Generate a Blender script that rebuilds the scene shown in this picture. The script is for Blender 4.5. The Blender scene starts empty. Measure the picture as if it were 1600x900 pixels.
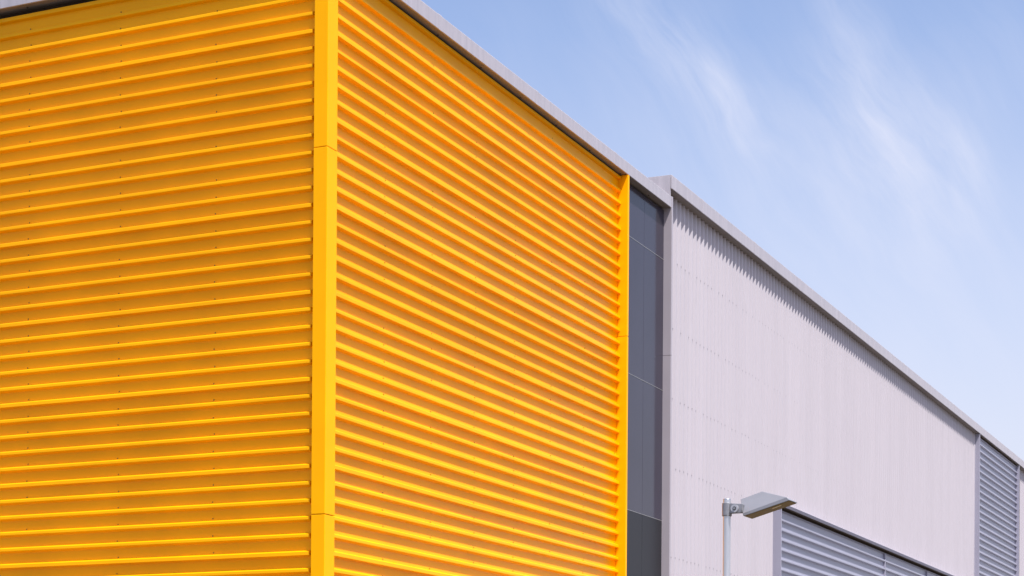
import bpy, bmesh, math, random
from mathutils import Vector, Matrix
random.seed(7)
S = bpy.context.scene
C = S.collection
R = math.radians

# ------------------------------------------------------------------ camera
YAW, ROLL = R(24.75), R(0.4025)
FPX, HZ = 2993.08, 1182.74                      # focal length and horizon row of the 1600 x 900 photograph
CAM = Vector((-19.068, -11.187, 1.6))
fwd = Vector((math.cos(YAW), math.sin(YAW), 0))
r0 = Vector((math.sin(YAW), -math.cos(YAW), 0))
rgt = r0 * math.cos(ROLL) + Vector((0, 0, 1)) * math.sin(ROLL)
upv = -r0 * math.sin(ROLL) + Vector((0, 0, 1)) * math.cos(ROLL)
cd = bpy.data.cameras.new('camera')
cam = bpy.data.objects.new('camera', cd)
C.objects.link(cam)
cd.sensor_width = 36
cd.lens = FPX / 1600 * 36
cd.shift_y = (HZ - 450) / 1600
cd.clip_start, cd.clip_end = 0.1, 4000
m = Matrix((rgt, upv, -fwd)).transposed().to_4x4()
m.translation = CAM
cam.matrix_world = m
S.camera = cam

# ------------------------------------------------------------------ world, sun, exposure
SUN_EL, SUN_AZ = 62.5, 211.0                    # compass bearing with +Y as north
w = bpy.data.worlds.new('World')
S.world = w
w.use_nodes = True
nt = w.node_tree
N, L = nt.nodes, nt.links
bg = N['Background']
bg.inputs['Strength'].default_value = 0.14
sky = N.new('ShaderNodeTexSky')
sky.sky_type = 'NISHITA'
sky.sun_disc = False
sky.sun_elevation, sky.sun_rotation = R(SUN_EL), R(SUN_AZ)
sky.altitude = 50
sky.air_density, sky.dust_density, sky.ozone_density = 1.0, 1.2, 1.5


def wn(t, **k):
    n = N.new(t)
    for a, b in k.items():
        setattr(n, a, b)
    return n


def wm(op, a, b=None, c=None):
    n = wn('ShaderNodeMath', operation=op)
    for i, v in enumerate((a, b, c)):
        if v is None:
            continue
        if isinstance(v, (int, float)):
            n.inputs[i].default_value = v
        else:
            L.new(v, n.inputs[i])
    return n.outputs[0]


tc = wn('ShaderNodeTexCoord')
sep = wn('ShaderNodeSeparateXYZ')
L.new(tc.outputs['Generated'], sep.inputs[0])
# high cirrus: compass-fixed sheet, east/west against height in the sky
ee = wm('ADD', wm('MULTIPLY', sep.outputs[0], fwd.x), wm('MULTIPLY', sep.outputs[1], fwd.y))
ee = wm('MAXIMUM', ee, 0.02)
ll = wm('ADD', wm('MULTIPLY', sep.outputs[0], r0.x), wm('MULTIPLY', sep.outputs[1], r0.y))
cu = wm('DIVIDE', ll, ee)
cv = wm('DIVIDE', sep.outputs[2], ee)
cmb = wn('ShaderNodeCombineXYZ')
L.new(cu, cmb.inputs[0])
L.new(cv, cmb.inputs[1])
warp = wn('ShaderNodeTexNoise')
warp.inputs['Scale'].default_value = 11
warp.inputs['Detail'].default_value = 3
L.new(cmb.outputs[0], warp.inputs['Vector'])
wsub = wn('ShaderNodeVectorMath', operation='SUBTRACT')
L.new(warp.outputs['Color'], wsub.inputs[0])
wsub.inputs[1].default_value = (.5, .5, .5)
wsc = wn('ShaderNodeVectorMath', operation='SCALE')
L.new(wsub.outputs[0], wsc.inputs[0])
wsc.inputs['Scale'].default_value = 0.035
wad = wn('ShaderNodeVectorMath', operation='ADD')
L.new(cmb.outputs[0], wad.inputs[0])
L.new(wsc.outputs[0], wad.inputs[1])
sw = wn('ShaderNodeSeparateXYZ')
L.new(wad.outputs[0], sw.inputs[0])


def streak(u0, v0, u1, v1, wid, amp):
    """one soft wisp of cirrus between two sky positions"""
    du, dv = u1 - u0, v1 - v0
    ln = math.hypot(du, dv)
    ux, uy = du / ln, dv / ln
    mu, mv = (u0 + u1) / 2, (v0 + v1) / 2
    a = wm('ADD', sw.outputs[0], -mu)
    b = wm('ADD', sw.outputs[1], -mv)
    s = wm('DIVIDE', wm('ADD', wm('MULTIPLY', a, ux), wm('MULTIPLY', b, uy)), ln * .5)
    t = wm('DIVIDE', wm('ADD', wm('MULTIPLY', a, -uy), wm('MULTIPLY', b, ux)), wid)
    q = wm('ADD', wm('MULTIPLY', s, s), wm('MULTIPLY', t, t))
    e = wm('POWER', 2.718, wm('MULTIPLY', q, -1.1))
    return wm('MULTIPLY', e, amp)


def uv(x, y):
    return (x - 800) / FPX, (HZ - y) / FPX


parts = []
for (x0, y0, x1, y1, wd, am) in ((880, -90, 1195, 210, .022, .34), (1060, 50, 1210, 280, .012, .26), (930, 20, 1200, 330, .06, .20),
                                 (1285, -60, 1395, 310, .018, .34), (1330, 20, 1390, 330, .045, .22), (1410, 110, 1535, 360, .020, .30),
                                 (1300, 180, 1520, 400, .05, .22), (1500, -60, 1660, 160, .04, .12), (1120, 300, 1500, 330, .04, .16),
                                 (1200, 560, 1700, 480, .06, .25), (700, 20, 860, 130, .02, .08)):
    parts.append(streak(*uv(x0, y0), *uv(x1, y1), wd, am))
tot = parts[0]
for p_ in parts[1:]:
    tot = wm('ADD', tot, p_)
fib = wn('ShaderNodeTexNoise')
mp = wn('ShaderNodeMapping')
mp.inputs['Scale'].default_value = (13, 58, 1)
mrot = wn('ShaderNodeMapping')
mrot.inputs['Rotation'].default_value = (0, 0, R(57))
L.new(wad.outputs[0], mrot.inputs['Vector'])
L.new(mrot.outputs[0], mp.inputs['Vector'])
L.new(mp.outputs[0], fib.inputs['Vector'])
fib.inputs['Scale'].default_value = 1
fib.inputs['Detail'].default_value = 7
fib.inputs['Roughness'].default_value = .62
mr = wn('ShaderNodeMapRange')
mr.inputs['From Min'].default_value = .3
mr.inputs['From Max'].default_value = .72
mr.inputs['To Min'].default_value = .3
mr.inputs['To Max'].default_value = 1.45
L.new(fib.outputs[0], mr.inputs['Value'])
cl = wm('MULTIPLY', wm('MULTIPLY', tot, .74), mr.outputs[0])
cl = wm('MINIMUM', wm('MAXIMUM', cl, 0), .9)
tint = wn('ShaderNodeMix', data_type='RGBA', blend_type='MULTIPLY')
tint.inputs[0].default_value = 1
L.new(sky.outputs[0], tint.inputs[6])
tint.inputs[7].default_value = (1.06, 0.95, 0.97, 1)
mixc = wn('ShaderNodeMix', data_type='RGBA')
L.new(cl, mixc.inputs[0])
# pale haze low in the sky
hz = wn('ShaderNodeMapRange', clamp=True)
el_ = wm('ARCSINE', sep.outputs[2])
L.new(el_, hz.inputs['Value'])
hz.inputs['From Min'].default_value, hz.inputs['From Max'].default_value = .05, .36
hz.inputs['To Min'].default_value, hz.inputs['To Max'].default_value = 1, 0
hf = wm('MULTIPLY', wm('POWER', hz.outputs[0], .95), .98)
mixh = wn('ShaderNodeMix', data_type='RGBA')
L.new(hf, mixh.inputs[0])
L.new(tint.outputs[2], mixh.inputs[6])
mixh.inputs[7].default_value = (3.55, 3.50, 3.95, 1)
L.new(mixh.outputs[2], mixc.inputs[6])
mixc.inputs[7].default_value = (3.6, 3.75, 4.5, 1)
L.new(mixc.outputs[2], bg.inputs['Color'])

sd = bpy.data.lights.new('sun', 'SUN')
sd.energy = 4.5
sd.angle = R(0.5)
sd.color = (1.0, 0.965, 0.94)
so = bpy.data.objects.new('sun', sd)
C.objects.link(so)
el, az = R(SUN_EL), R(SUN_AZ)
tow = Vector((math.cos(el) * math.sin(az), math.cos(el) * math.cos(az), math.sin(el)))
so.rotation_euler = tow.to_track_quat('Z', 'Y').to_euler()
so.location = tow * 60

vs = S.view_settings
vs.view_transform = 'Standard'
vs.look = 'None'
vs.gamma = 1
vs.use_curve_mapping = False
vs.exposure = 0.65
S.render.engine = 'CYCLES'
S.cycles.max_bounces = 8
S.cycles.diffuse_bounces = 5
S.cycles.use_denoising = True


# ------------------------------------------------------------------ materials
def mat(name, col, rough=.4, metal=0, spec=.5, coat=0, tone=.06, tscale=1.2, stretch=(1, 1, 1), bump=0, bscale=1.0,
        bstretch=(1, 1, 1), grain=0, rvar=0.08, col2=None):
    M = bpy.data.materials.new(name)
    M.use_nodes = True
    t = M.node_tree
    b = t.nodes['Principled BSDF']
    b.inputs['Roughness'].default_value = rough
    b.inputs['Metallic'].default_value = metal
    b.inputs['Specular IOR Level'].default_value = spec
    b.inputs['Coat Weight'].default_value = coat
    b.inputs['Coat Roughness'].default_value = .12
    g = t.nodes.new('ShaderNodeTexCoord')
    mp = t.nodes.new('ShaderNodeMapping')
    mp.inputs['Scale'].default_value = stretch
    t.links.new(g.outputs['Object'], mp.inputs[0])
    n = t.nodes.new('ShaderNodeTexNoise')
    n.inputs['Scale'].default_value = tscale
    n.inputs['Detail'].default_value = 6
    n.inputs['Roughness'].default_value = .6
    t.links.new(mp.outputs[0], n.inputs['Vector'])
    cr = t.nodes.new('ShaderNodeMix')
    cr.data_type = 'RGBA'
    c2 = col2 or col
    cr.inputs[6].default_value = tuple(x * (1 - tone) for x in c2) + (1,)
    cr.inputs[7].default_value = tuple(min(1, x * (1 + tone)) for x in col) + (1,)
    rm = t.nodes.new('ShaderNodeMapRange')
    rm.inputs['From Min'].default_value = .3
    rm.inputs['From Max'].default_value = .7
    t.links.new(n.outputs[0], rm.inputs['Value'])
    t.links.new(rm.outputs[0], cr.inputs[0])
    out = cr.outputs[2]
    if grain:
        n2 = t.nodes.new('ShaderNodeTexNoise')
        n2.inputs['Scale'].default_value = 90
        n2.inputs['Detail'].default_value = 3
        t.links.new(g.outputs['Object'], n2.inputs['Vector'])
        r2 = t.nodes.new('ShaderNodeMapRange')
        r2.inputs['From Min'].default_value, r2.inputs['From Max'].default_value = .3, .7
        r2.inputs['To Min'].default_value, r2.inputs['To Max'].default_value = 1 - grain, 1 + grain
        t.links.new(n2.outputs[0], r2.inputs['Value'])
        ml = t.nodes.new('ShaderNodeMix')
        ml.data_type = 'RGBA'
        ml.blend_type = 'MULTIPLY'
        ml.inputs[0].default_value = 1
        t.links.new(out, ml.inputs[6])
        t.links.new(r2.outputs[0], ml.inputs[7])
        out = ml.outputs[2]
    t.links.new(out, b.inputs['Base Color'])
    rr = t.nodes.new('ShaderNodeMapRange')
    rr.inputs['To Min'].default_value, rr.inputs['To Max'].default_value = max(.02, rough - rvar), rough + rvar
    t.links.new(n.outputs[0], rr.inputs['Value'])
    t.links.new(rr.outputs[0], b.inputs['Roughness'])
    if bump:
        m2 = t.nodes.new('ShaderNodeMapping')
        m2.inputs['Scale'].default_value = bstretch
        t.links.new(g.outputs['Object'], m2.inputs[0])
        n3 = t.nodes.new('ShaderNodeTexNoise')
        n3.inputs['Scale'].default_value = bscale
        n3.inputs['Detail'].default_value = 2
        t.links.new(m2.outputs[0], n3.inputs['Vector'])
        bp = t.nodes.new('ShaderNodeBump')
        bp.inputs['Strength'].default_value = 1
        bp.inputs['Distance'].default_value = bump
        t.links.new(n3.outputs[0], bp.inputs['Height'])
        t.links.new(bp.outputs[0], b.inputs['Normal'])
    return M


YEL = (0.97, 0.425, 0.0003)
M_yel = mat('yellow_coated_steel', YEL, .36, spec=.12, tone=.07, tscale=.9, bump=.006, bscale=1.1, bstretch=(1, 1, 3))
M_ysh = [M_yel] + [mat('yellow_coated_steel_batch', tuple(c * q for c in YEL), .36 + dr, spec=.12, tone=.07, tscale=.9, bump=.006, bscale=1.1 + dr, bstretch=(1, 1, 3)) for q, dr in ((.965, .03), (.99, -.05), (.94, .05))]
M_yelscrew = mat('dull_ochre_screw', (.20, .10, .015), .5, tone=.2)
M_trim = mat('yellow_coated_trim', YEL, .40, spec=.08, tone=.04, tscale=1.5, bump=.002, bscale=1.2)
M_gry = mat('pale_grey_coated_steel', (.455, .418, .442), .42, tone=.03, tscale=.8, stretch=(3, 3, .25), bump=.003, bscale=1.0)
M_gryscrew = mat('grey_screw', (.25, .23, .25), .5, tone=.2)
M_fas = mat('weathered_grey_capping', (.42, .385, .40), .38, metal=.12, tone=.10, tscale=2.2, stretch=(5, 5, .5), bump=.002, bscale=2, grain=.03)
M_gtrim = mat('grey_trim', (.37, .335, .36), .42, tone=.05, tscale=1.0)
M_blu = mat('blue_grey_coated_steel', (.30, .30, .37), .38, tone=.06, tscale=1.0, bump=.003, bscale=1.2)
M_bluf = mat('blue_grey_frame', (.33, .32, .39), .4, tone=.04)
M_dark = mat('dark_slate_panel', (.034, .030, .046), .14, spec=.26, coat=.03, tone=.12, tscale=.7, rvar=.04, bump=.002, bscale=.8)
M_darklow = mat('dark_slate_panel_dim_reflection', (.017, .017, .020), .42, spec=.22, tone=.12, tscale=.7, rvar=.04)  # duller, rougher copy; the low panels' darker reflection put into its colour
M_strip = mat('aluminium_strip', (.42, .41, .40), .4, metal=.6, tone=.1)
M_soffit = mat('brown_grey_soffit', (.20, .165, .14), .5, tone=.12, tscale=2, stretch=(1, 1, 1))
M_void = mat('gap_shade_and_dark_parts', (.05, .028, .012), .8, tone=.2)  # shade of the gaps and its warm bounce put into colour; also dark parts
M_roof = mat('grey_roof_membrane', (.28, .28, .29), .8, tone=.15, grain=.1)
M_galv = mat('galvanised_steel', (.60, .60, .61), .30, metal=.8, tone=.12, tscale=9, stretch=(1, 1, .25), rvar=.05)
M_cast = mat('cast_grey_aluminium', (.27, .27, .285), .42, metal=.4, tone=.12, tscale=14, grain=.06)
M_lamp = mat('grey_powder_coat', (.25, .252, .275), .42, tone=.04, tscale=6)
M_disc = mat('machined_grey', (.44, .44, .46), .4, metal=.3, tone=.08, tscale=20)
M_bolt = mat('dark_bolt_recess', (.06, .06, .065), .5, metal=.4)
M_lens = mat('lamp_cover_yellow_reflection', (.19, .115, .012), .35, spec=.03, tone=.12, tscale=12)  # reflection of the yellow building put into the cover's colour
M_led = mat('pale_led_lens', (.55, .42, .16), .2, tone=.1)
M_asph = mat('worn_asphalt_yard', (.105, .094, .078), .9, tone=.25, tscale=.35, grain=.3)
M_conc = mat('concrete_paving', (.30, .285, .265), .85, tone=.12, tscale=.5, grain=.12)
M_kerb = mat('concrete_kerb', (.34, .33, .31), .85, tone=.12, tscale=2, grain=.12)
M_plain = mat('plain_grey_wall', (.45, .44, .45), .6, tone=.05)


# ------------------------------------------------------------------ mesh helpers
class MB:
    def __init__(s):
        s.v, s.f, s.mi, s.mats = [], [], [], []

    def mat(s, M):
        if M not in s.mats:
            s.mats.append(M)
        return s.mats.index(M)

    def poly(s, pts, M):
        i = len(s.v)
        s.v += [tuple(p) for p in pts]
        s.f.append(tuple(range(i, i + len(pts))))
        s.mi.append(s.mat(M))

    def box(s, a, b, M):
        x0, y0, z0 = (min(p, q) for p, q in zip(a, b))
        x1, y1, z1 = (max(p, q) for p, q in zip(a, b))
        i = len(s.v)
        s.v += [(x0, y0, z0), (x1, y0, z0), (x1, y1, z0), (x0, y1, z0), (x0, y0, z1), (x1, y0, z1), (x1, y1, z1), (x0, y1, z1)]
        for q in ((0, 3, 2, 1), (4, 5, 6, 7), (0, 1, 5, 4), (1, 2, 6, 5), (2, 3, 7, 6), (3, 0, 4, 7)):
            s.f.append(tuple(i + k for k in q))
            s.mi.append(s.mat(M))

    def extrude(s, prof, A, B, M, caps=True):
        """prof: closed list of (p, q); A, B: functions (p, q) -> point"""
        i = len(s.v)
        n = len(prof)
        s.v += [tuple(A(*p)) for p in prof] + [tuple(B(*p)) for p in prof]
        for k in range(n):
            j = (k + 1) % n
            s.f.append((i + k, i + j, i + n + j, i + n + k))
            s.mi.append(s.mat(M))
        if caps:
            s.f.append(tuple(i + k for k in range(n))[::-1])
            s.f.append(tuple(i + n + k for k in range(n)))
            s.mi += [s.mat(M)] * 2

    def sheet(s, line, A, B, M, cuts=1, ribs=0):
        """open corrugation line extruded from A to B in `cuts` lengths"""
        n = len(line)
        i = len(s.v)
        for c in range(cuts + 1):
            t = c / cuts
            for p in line:
                a, b = Vector(A(*p)), Vector(B(*p))
                s.v.append(tuple(a.lerp(b, t)))
        for c in range(cuts):
            for k in range(n - 1):
                q = i + c * n + k
                s.f.append((q, q + 1, q + n + 1, q + n))
                s.mi.append(s.mat(M[int(ribs * k / n + .96) // 5 % 4] if ribs else M))

    def tube(s, a, b, ra, rb, M, seg=28, caps=True):
        a, b = Vector(a), Vector(b)
        d = (b - a).normalized()
        x = d.orthogonal().normalized()
        y = d.cross(x)
        i = len(s.v)
        for c, r_ in ((a, ra), (b, rb)):
            for k in range(seg):
                t = 2 * math.pi * k / seg
                s.v.append(tuple(c + x * (r_ * math.cos(t)) + y * (r_ * math.sin(t))))
        for k in range(seg):
            j = (k + 1) % seg
            s.f.append((i + k, i + j, i + seg + j, i + seg + k))
            s.mi.append(s.mat(M))
        if caps:
            s.f.append(tuple(i + k for k in range(seg))[::-1])
            s.f.append(tuple(i + seg + k for k in range(seg)))
            s.mi += [s.mat(M)] * 2

    def screw(s, c, nrm, r_, M):
        c, nrm = Vector(c), Vector(nrm).normalized()
        s.tube(c, c + nrm * r_ * .45, r_, r_, M, 8)
        s.tube(c + nrm * r_ * .45, c + nrm * r_ * 1.0, r_ * .55, r_ * .5, M, 6)

    def build(s, name, parent=None, label=None, smooth=None, bevel=0):
        me = bpy.data.meshes.new(name)
        me.from_pydata(s.v, [], s.f)
        for M in s.mats:
            me.materials.append(M)
        me.polygons.foreach_set('material_index', s.mi)
        bm = bmesh.new()
        bm.from_mesh(me)
        bmesh.ops.recalc_face_normals(bm, faces=bm.faces)
        bm.to_mesh(me)
        bm.free()
        o = bpy.data.objects.new(name, me)
        C.objects.link(o)
        if parent:
            o.parent = parent
            par = parent
            off = Vector()
            while par:
                off += par.location
                par = par.parent
            me.transform(Matrix.Translation(-off))
        if label:
            o['label'] = label
        if bevel:
            md = o.modifiers.new('bevel', 'BEVEL')
            md.width = bevel
            md.segments = 2
            md.limit_method = 'ANGLE'
            md.angle_limit = R(35)
        if smooth:
            for p in me.polygons:
                p.use_smooth = True
            me.set_sharp_from_angle(angle=R(smooth))
        return o


def thing(name, label, cat, loc, group=None):
    o = bpy.data.objects.new(name, None)
    C.objects.link(o)
    o.location = loc
    o.empty_display_size = .3
    o['label'] = label
    o['category'] = cat
    if group:
        o['group'] = group
    return o


def struct(o):
    o['kind'] = 'structure'
    return o


# ------------------------------------------------------------------ ground
g = MB()
g.poly([(-1500, -1500, 0), (1500, -1500, 0), (1500, 1500, 0), (-1500, 1500, 0)], M_asph)
struct(g.build('ground'))
g = MB()
for i in range(36):                                    # flags round the foot of the building
    x0 = -2.4 + i * 2
    g.box((x0, -2.4, .0), (x0 + 1.992, -.05, .12), M_conc)
for i in range(10):
    g.box((-2.4, -.04 + i * 2, .0), (-.05, 1.952 + i * 2, .12), M_conc)
struct(g.build('pavement', bevel=.006))
g = MB()
for i in range(80):
    g.box((-2.53 + .915 * i, -2.53, .0), (-2.53 + .915 * i + .91, -2.404, .14), M_kerb)
for i in range(24):
    g.box((-2.53, -2.40 + .915 * i, .0), (-2.404, -2.40 + .915 * i + .91, .14), M_kerb)
struct(g.build('kerb', bevel=.015))

# ------------------------------------------------------------------ corrugation line
H, PITCH = .052, .202


def corr(n, h, pitch, wide=False):
    """n ribs; list of (outward depth, distance); starts and ends at a crown's near edge"""
    out = []
    e = .004
    k = pitch / .202
    base = [(h, 0.0), (0, .014 * k), (0, .147 * k), (h, .166 * k)]
    if wide:
        base = [(h, 0.0), (0, .017 * k), (0, .138 * k), (h, .168 * k)]
    for i in range(n):
        o = i * pitch
        nxt = [(d, o + q) for d, q in base]
        out += nxt
    out.append((h, n * pitch))
    # ease every bend with two points
    res = [out[0]]
    for a, b, c in zip(out, out[1:], out[2:]):
        A, B, Cc = Vector(a), Vector(b), Vector(c)
        u, v_ = (A - B), (Cc - B)
        if (-u).angle(v_) < R(22):
            res.append(tuple(b))
            continue
        u = u.normalized() * min(e, u.length * .3)
        v_ = v_.normalized() * min(e, v_.length * .3)
        mid = B + (u + v_) * .30
        res += [tuple(B + u), tuple(mid), tuple(B + v_)]
    res.append(out[-1])
    return res


# ------------------------------------------------------------------ yellow block
ZF0, ZF1 = 10.922, 11.125       # yellow fascia
XE = 9.50                       # outer edge of the yellow frame
XD = 11.50                      # end of the dark recess
YL = 14.0                       # length of the left wall
yb = thing('yellow_warehouse_block', 'yellow warehouse block clad in horizontal ribbed steel with grey roof capping', 'building', (0, 0, 0))
VAL = .17


def rib_wall(name, right):
    b = MB()
    if right:
        top = 10.25 + 3 * .2031 - .0
        P = .2031
        n = 52
        line = corr(n, H, P)
        A = lambda d, s: (.19, VAL - d, top - s)
        B = lambda d, s: (XE - .03, VAL - d, top - s)
        b.sheet(line, A, B, M_ysh, 4, n)
        for i in range(4, n, 5):
            zb = top - i * P
            b.box((.19, VAL - H - .0035, zb - .008), (XE - .03, VAL - H - .0005, zb + .03), M_ysh[(i // 5) % 4])
        # upstand of the first sheet, over its top crown
        b.poly([(.19, VAL - H, top), (XE - .03, VAL - H, top), (XE - .03, VAL - H, top + .036), (.19, VAL - H, top + .036)], M_yel)
        cols = [.42 + 1.283 * i for i in range(8)]
        for c in cols:
            for i in range(n):
                if random.random() < .15:
                    continue
                j = random.uniform(-.012, .012)
                b.screw((c + j, VAL - .001, top - i * P - .130 * P / .202 + random.uniform(-.006, .006)), (0, -1, 0), .008, M_yelscrew)
    else:
        P = .2020
        top = 10.196 + 3 * P
        n = 52
        line = corr(n, H, P)
        A = lambda d, s: (VAL - d, .265, top - s)
        B = lambda d, s: (VAL - d, YL, top - s)
        b.sheet(line, A, B, M_ysh, 6, n)
        for i in range(4, n, 5):
            zb = top - i * P
            b.box((VAL - H - .0035, .266, zb - .006), (VAL - H - .0005, YL, zb + .03), M_ysh[(i // 5) % 4])
        b.poly([(VAL - H, .265, top), (VAL - H, YL, top), (VAL - H, YL, top + .045), (VAL - H, .265, top + .045)], M_yel)
        # backing strip behind the cut ends of the ribs
        b.poly([(VAL + .004, .11, 0.1), (VAL + .004, .30, 0.1), (VAL + .004, .30, top), (VAL + .004, .11, top)], M_yel)
        # closed rib ends at the corner
        for i in range(n):
            zc = top - (i + 1) * P
            b.poly([(VAL, .265, zc - .011), (VAL - H, .265, zc), (VAL - H, .265, zc + .036), (VAL, .265, zc + .054)], M_yel)
        cols = [1.623 + 1.384 * i for i in range(9)]
        for c in cols:
            for i in range(n):
                if random.random() < .15:
                    continue
                b.screw((VAL - .001, c + random.uniform(-.012, .012), top - i * P - .130 + random.uniform(-.006, .006)), (-1, 0, 0), .008, M_yelscrew)
    return b.build(name, yb, smooth=14)


rib_wall('wall_cladding', True)
rib_wall('wall_cladding', False)

# corner trim: a folded post in three lengths with lapped joints
for za, zb in ((.1, 4.385), (4.392, 8.63), (8.637, ZF0 - .004)):
    b = MB()
    o = .002 if za == 4.392 else 0
    cx, cy = .085 - o, .045 - o
    prof = [(cx, cy), (.318, cy), (.318, .165), (.30, .165), (.30, .10), (.13, .10), (.13, .226), (cx, .226)]
    b.extrude(prof, lambda p, q: (p, q, za), lambda p, q: (p, q, zb), M_trim)
    b.build('corner_trim', yb, bevel=.005)
# frame closing the ribs at the far end
for za, zb in ((.1, 8.335), (8.342, ZF0 - .004)):
    b = MB()
    b.box((XE - .028, 0, za), (XE + .036, .30, zb), M_trim)
    b.build('edge_trim', yb, bevel=.004)

# dark recess: two columns of flat panels
VD = .14
zj = [.1, 1.22, 3.42, 5.625, 7.835, 10.055, ZF0 - .02]
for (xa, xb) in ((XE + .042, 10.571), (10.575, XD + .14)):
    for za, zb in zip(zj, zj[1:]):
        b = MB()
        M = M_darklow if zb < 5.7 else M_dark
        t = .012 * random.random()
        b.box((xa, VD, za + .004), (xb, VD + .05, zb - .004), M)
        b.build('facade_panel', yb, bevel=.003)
for z in zj[1:-1]:
    b = MB()
    b.box((XE + .04, VD - .004, z - .0036), (XD + .001, VD + .02, z + .0036), M_strip)
    b.build('joint_strip', yb)


def fascia(parent, A, z0, z1, a0, a1, seg, M, depth=.52, name='roof_capping', start=0.0):
    """capping lengths along an edge; A(p, s, z): p outward depth (0 = face), s along the edge"""
    h = z1 - z0
    prof = [(.0, z0), (.022, z0 - .0), (.022, z0 + .012), (.03, z0 + .016), (.03, z1 - .05), (depth, z1 - .03), (depth, z1 + .0), (.03, z1 + .008 - .012), (.008, z1 - .008), (0, z1 - .02)]
    s = a0
    first = True
    while s < a1 - .01:
        e = min(a1, (start if first and start else s + seg))
        first = False
        b = MB()
        b.extrude(prof, lambda p, z: A(p, s + .0015, z), lambda p, z: A(p, e - .0015, z), M)
        b.build(name, parent, bevel=.004)
        if e < a1 - .05:
            b = MB()
            pr2 = [(-.002, z0 - .002), (.004, z0 - .002), (.004, z1 - .021), (.06, z1 - .006), (.06, z1 + .003), (.006, z1 - .004), (-.002, z1 - .018)]
            b.extrude(pr2, lambda p, z: A(p, e - .05, z), lambda p, z: A(p, e + .05, z), M)
            b.build('capping_joint', parent)
        s = e


fascia(yb, lambda p, s, z: (s, p, z), ZF0, ZF1, 0.0, XD - .004, 3.05, M_fas, start=2.85)
fascia(yb, lambda p, s, z: (p, s, z), ZF0, ZF1, .535, YL, 3.05, M_fas, start=2.6)
b = MB()        # soffits with their screws
b.box((.024, .024, ZF0 + .004), (XD - .01, VAL + .06, ZF0 + .024), M_soffit)
for i in range(9):
    b.screw((.42 + 1.283 * i, .105, ZF0 + .005), (0, 0, -1), .013, M_void)
b.build('soffit', yb)
b = MB()
b.box((.024, VAL + .064, ZF0 + .004), (VAL + .06, YL, ZF0 + .024), M_soffit)
for i in range(9):
    b.screw((.105, 1.623 + 1.384 * i, ZF0 + .005), (0, 0, -1), .013, M_void)
b.build('soffit', yb)
b = MB()        # dark strips painting the shade in the gap above the sheets
b.box((VAL + .04, VAL + .025, 10.3), (XE - .04, VAL + .055, ZF0 + .003), M_void)
b.box((VAL + .035, VAL + .06, 10.3), (VAL + .055, YL, ZF0 + .003), M_void)
b.build('gap_shade_strip', yb)
b = MB()
b.box((.26, .26, .1), (XD - .02, YL - .01, 10.88), M_plain)
b.build('inner_wall', yb)
b = MB()
b.box((.5, .5, 10.884), (XD - .02, YL - .01, 11.02), M_roof)
b.build('roof', yb)

# ------------------------------------------------------------------ grey hall
GF0, GF1 = 11.247, 11.488
XG = 11.53                      # left corner of the hall
XR = 64.0
gb = thing('grey_warehouse_hall', 'long pale grey warehouse hall clad in vertical ribbed steel', 'building', (XG, 0, 0))
GV, GH, GP = .187, .045, .2045
LX0, LX1, LZ = 18.0, 37.2, 6.66          # lower blue-grey panel
RX0, RX1 = 38.05, 44.62                  # tall blue-grey panel
b = MB()


def gline(xa, xb):
    n = int((xb - xa) / GP + 1e-4)
    ln = corr(n, GH, GP, True)
    ln = [(d, q + xa) for d, q in ln]
    if xb - ln[-1][1] > .001:
        ln.append((GH, xb))
    return ln


def gsheet(xa, xb, za, zb):
    ln = gline(xa, xb)
    b.sheet(ln, lambda d, s: (s, GV - d, za), lambda d, s: (s, GV - d, zb), M_gry, 2)


G0 = XG + .03
ga = G0 + GP * (int((LX0 - G0) / GP) + 1)
gb_ = G0 + GP * int((LX1 - G0) / GP)
gsheet(G0, ga, .1, GF0 + .002)
gsheet(ga, gb_, LZ + .03, GF0 + .002)
gsheet(gb_, RX0 + .05, .1, GF0 + .002)
gsheet(45.35, XR, .1, GF0 + .002)
for z in (10.17, 9.02, 7.80, 6.62, 5.07, 3.6, 2.1):
    x = XG + .03 + .015
    k = 0
    while x < RX0:
        z_ok = z > LZ + .1 or x < LX0 - .05
        if z_ok and random.random() < .78:
            b.screw((x + GP * .55, GV - .003, z + random.uniform(-.008, .008)), (0, -1, 0), .0095, M_gryscrew)
        x += GP
b.build('wall_cladding', gb, smooth=14)

for za, zb in ((.1, 4.2), (4.205, 8.42), (8.425, GF0 - .133)):
    b = MB()
    b.box((XG - .028, -.004, za), (XG + .028, .30, zb), M_gtrim)
    if za < 9:
        for z in (za + .75, za + 1.9, za + 2.6):
            b.screw((XG - .028, .165, z), (-1, 0, 0), .016, M_gryscrew)
    b.build('corner_trim', gb, bevel=.004)
fascia(gb, lambda p, s, z: (s, p - .006, z), GF0, GF1, XG - .03, XR, 3.05, M_fas, start=13.1)
fascia(gb, lambda p, s, z: (XG - .029 + p, s, z), GF0 - .13, GF1 - .004, .026, 7.0, 12, M_fas, name='parapet_return')
b = MB()
b.box((XG + .03, .024, GF0 + .004), (XR, GV + .08, GF0 + .024), M_soffit)
b.build('soffit', gb)
b = MB()
b.box((XG + .03, GV + .03, .1), (XR, 24, GF0 - .05), M_plain)
b.build('inner_wall', gb)
b = MB()
b.box((XG + .5, .53, GF0 + .02), (XR, 24, GF0 + .12), M_roof)
b.build('roof', gb)


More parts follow.
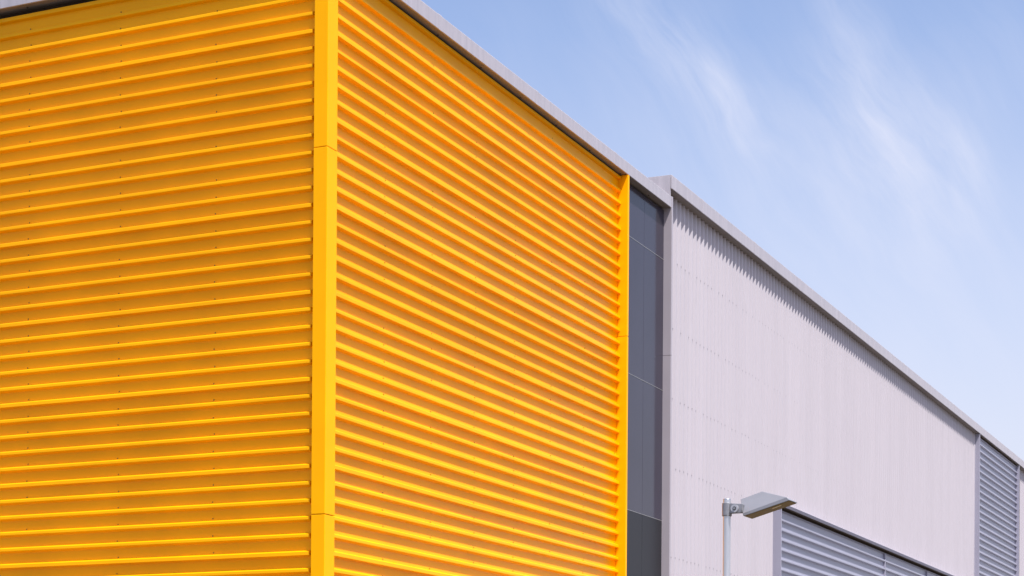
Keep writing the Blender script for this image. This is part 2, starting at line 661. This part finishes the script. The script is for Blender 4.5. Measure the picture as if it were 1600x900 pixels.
def louvre(x0, x1, zt, y_out, label, mull=None, gap=.055, flash=True):
    """blue-grey ribbed panel in a flat frame"""
    e = thing_part('louvre_panel', gb, label)
    val = y_out + .115
    for xf in (x0, x1 - .026):
        b = MB()
        b.box((xf, y_out, .1), (xf + .026, GV + .02, zt), M_bluf)
        b.build('frame', e, bevel=.003)
    bays = [x0 + .028] + (mull or []) + [x1 - .028]
    nb = int((zt - .3) / .2)
    for i, (xa, xb) in enumerate(zip(bays, bays[1:])):
        b = MB()
        ln = corr(nb, .052, .2)
        top = zt - gap
        b.sheet(ln, lambda d, s: (xa + (.02 if i else 0), val - d, top - s), lambda d, s: (xb - (.02 if i < len(bays) - 2 else 0), val - d, top - s), M_blu, 2)
        b.build('ribbed_sheet', e, smooth=14)
    for xm in (mull or []):
        b = MB()
        b.box((xm - .018, val - .05, .1), (xm + .018, val + .02, zt - gap), M_bluf)
        b.build('mullion', e, bevel=.002)
    b = MB()
    b.box((x0 + .03, val + .004, .2), (x1 - .03, val + .012, zt - .005), M_void)
    b.build('backing', e)
    if flash:
        b = MB()
        b.box((x0 + .03, y_out - .014, zt - .003), (x1 - .03, GV - .03, zt + .002), M_void)  # dark plate painting the shade under the flashing
        b.build('head_gap_shade', e)
        b = MB()
        pr = [(y_out - .022, zt - .004), (y_out - .016, zt - .004), (y_out - .036, zt + .038), (GV - .02, zt + .042), (GV - .02, zt + .062), (y_out - .038, zt + .058), (y_out - .046, zt + .05)]
        b.extrude(pr, lambda p, z: (x0 - .03, p, z), lambda p, z: (x1 + .03, p, z), M_bluf)
        b.build('head_flashing', e)
    return e


def thing_part(name, parent, label):
    """a part that is a flat back plate carrying sub-parts"""
    o = bpy.data.objects.new(name, None)
    C.objects.link(o)
    o.parent = parent
    o['label'] = label
    return o


louvre(LX0, LX1, LZ, .0, 'blue-grey ribbed panel behind the street lamp', mull=[26.9, 31.5], gap=.06)
louvre(RX0, RX1, GF0 - .004, .002, 'tall blue-grey ribbed panel at the far end of the grey wall', gap=.07, flash=False)
b = MB()
b.box((RX1 + .004, .12, .1), (45.345, .19, GF0 - .004), M_void)
b.build('recess_panel', gb)

# ------------------------------------------------------------------ street lamp
LB = CAM + fwd * 20 + r0 * (20 * 333.2 / FPX)
LB.z = 0
lp = thing('street_lamp', 'grey street lamp with flat wedge head on a slim galvanised pole', 'street lamp', LB)
ZP = 4.31
b = MB()
b.tube(LB + Vector((0, 0, .1)), LB + Vector((0, 0, 1.3)), .07, .07, M_galv, 40)
b.tube(LB + Vector((0, 0, 1.3)), LB + Vector((0, 0, 1.36)), .07, .039, M_galv, 40)
b.tube(LB + Vector((0, 0, 1.36)), LB + Vector((0, 0, ZP - .008)), .039, .039, M_galv, 40)
b.tube(LB + Vector((0, 0, 0)), LB + Vector((0, 0, .1)), .10, .10, M_galv, 40)
b.build('pole', lp, smooth=40)
b = MB()
b.tube(LB + Vector((0, 0, ZP - .008)), LB + Vector((0, 0, ZP)), .041, .038, M_galv, 40)
b.build('pole_cap', lp, smooth=40)
# lamp frame: a along the head, wv across, n up off the glass
H1 = CAM + fwd * 20 + r0 * (20 * (1158.8 - 800) / FPX)
H1.z = CAM.z + 20 * (HZ - 804) / FPX
tilt = R(15.5)
ah = Vector((-.04, -1, 0)).normalized()
a = ah * math.cos(tilt) + Vector((0, 0, 1)) * math.sin(tilt)
wv = Vector((1, -.04, 0)).normalized()
n = wv.cross(a)
n = n if n.z > 0 else -n


def Q(p, q, s):
    return H1 + a * p + wv * q + n * s


b = MB()
W, LL = .25, .525
lo = [Q(0, 0, .0), Q(LL, 0, .0), Q(LL, W, .0), Q(0, W, .0)]
md = [Q(0, 0, .03), Q(LL - .022, 0, .038), Q(LL, W, .004), Q(0, W, .02)]
tp = [Q(-.012, .085, .20), Q(.235, .085, .205), Q(.235, .165, .205), Q(-.012, .165, .20)]
i0 = len(b.v)
b.v += [tuple(x) for x in lo + md + tp]
for f_ in ((0, 1, 5, 4), (1, 2, 6, 5), (2, 3, 7, 6), (3, 0, 4, 7), (4, 5, 9, 8), (5, 6, 10, 9), (6, 7, 11, 10), (7, 4, 8, 11), (8, 9, 10, 11), (0, 3, 2, 1)):
    b.f.append(f_)
    b.mi.append(b.mat(M_lamp))
head = b.build('lamp_head', lp, bevel=.006, smooth=20)
b = MB()
b.extrude([(.012, .010), (LL - .012, .010), (LL - .012, W - .010), (.012, W - .010)], lambda p, q: Q(p, q, -.004), lambda p, q: Q(p, q, .002), M_lens)
b.build('lamp_glass', head)
b = MB()
b.extrude([(.30, .06), (.40, .06), (.40, .09), (.30, .09)], lambda p, q: Q(p, q, -.007), lambda p, q: Q(p, q, -.0045), M_led)
b.build('light_source', head)
# clamp and knuckle
b = MB()
zc0, zc1 = ZP - .175, ZP - .045
b.tube(LB + Vector((0, 0, zc0)), LB + Vector((0, 0, zc1)), .051, .051, M_cast, 36)
b.tube(LB + Vector((0, 0, zc0 - .008)), LB + Vector((0, 0, zc0)), .048, .051, M_cast, 36)
c0 = LB + ah * .045
for sgn in (-1, 1):
    c = c0 + wv * (.026 * sgn)
    p = [c + Vector((0, 0, zc0 + .02)), c + ah * .12 + Vector((0, 0, zc0 + .02)), c + ah * .14 + Vector((0, 0, zc1 - .02)), c + Vector((0, 0, zc1 - .008))]
    b.v += [tuple(x - wv * .009) for x in p] + [tuple(x + wv * .009) for x in p]
    k = len(b.v) - 8
    for f_ in ((0, 1, 2, 3), (7, 6, 5, 4), (0, 4, 5, 1), (1, 5, 6, 2), (2, 6, 7, 3), (3, 7, 4, 0)):
        b.f.append(tuple(k + q for q in f_))
        b.mi.append(b.mat(M_cast))
b.box(*(lambda c: (c - Vector((.016, .05, .035)), c + Vector((.016, .05, .035))))(LB + ah * .125 + Vector((0, 0, (zc0 + zc1) / 2))), M_cast)
br = b.build('mounting_bracket', lp, smooth=30, bevel=.003)
b = MB()
kc = LB + ah * .10 + Vector((0, 0, (zc0 + zc1) / 2))
b.tube(kc - wv * .052, kc + wv * .052, .041, .041, M_disc, 30)
b.tube(kc - wv * .053, kc + wv * .053, .021, .021, M_bolt, 24)
b.tube(kc - wv * .062, kc + wv * .062, .014, .014, M_cast, 6)
b.build('bolt', br, smooth=30)
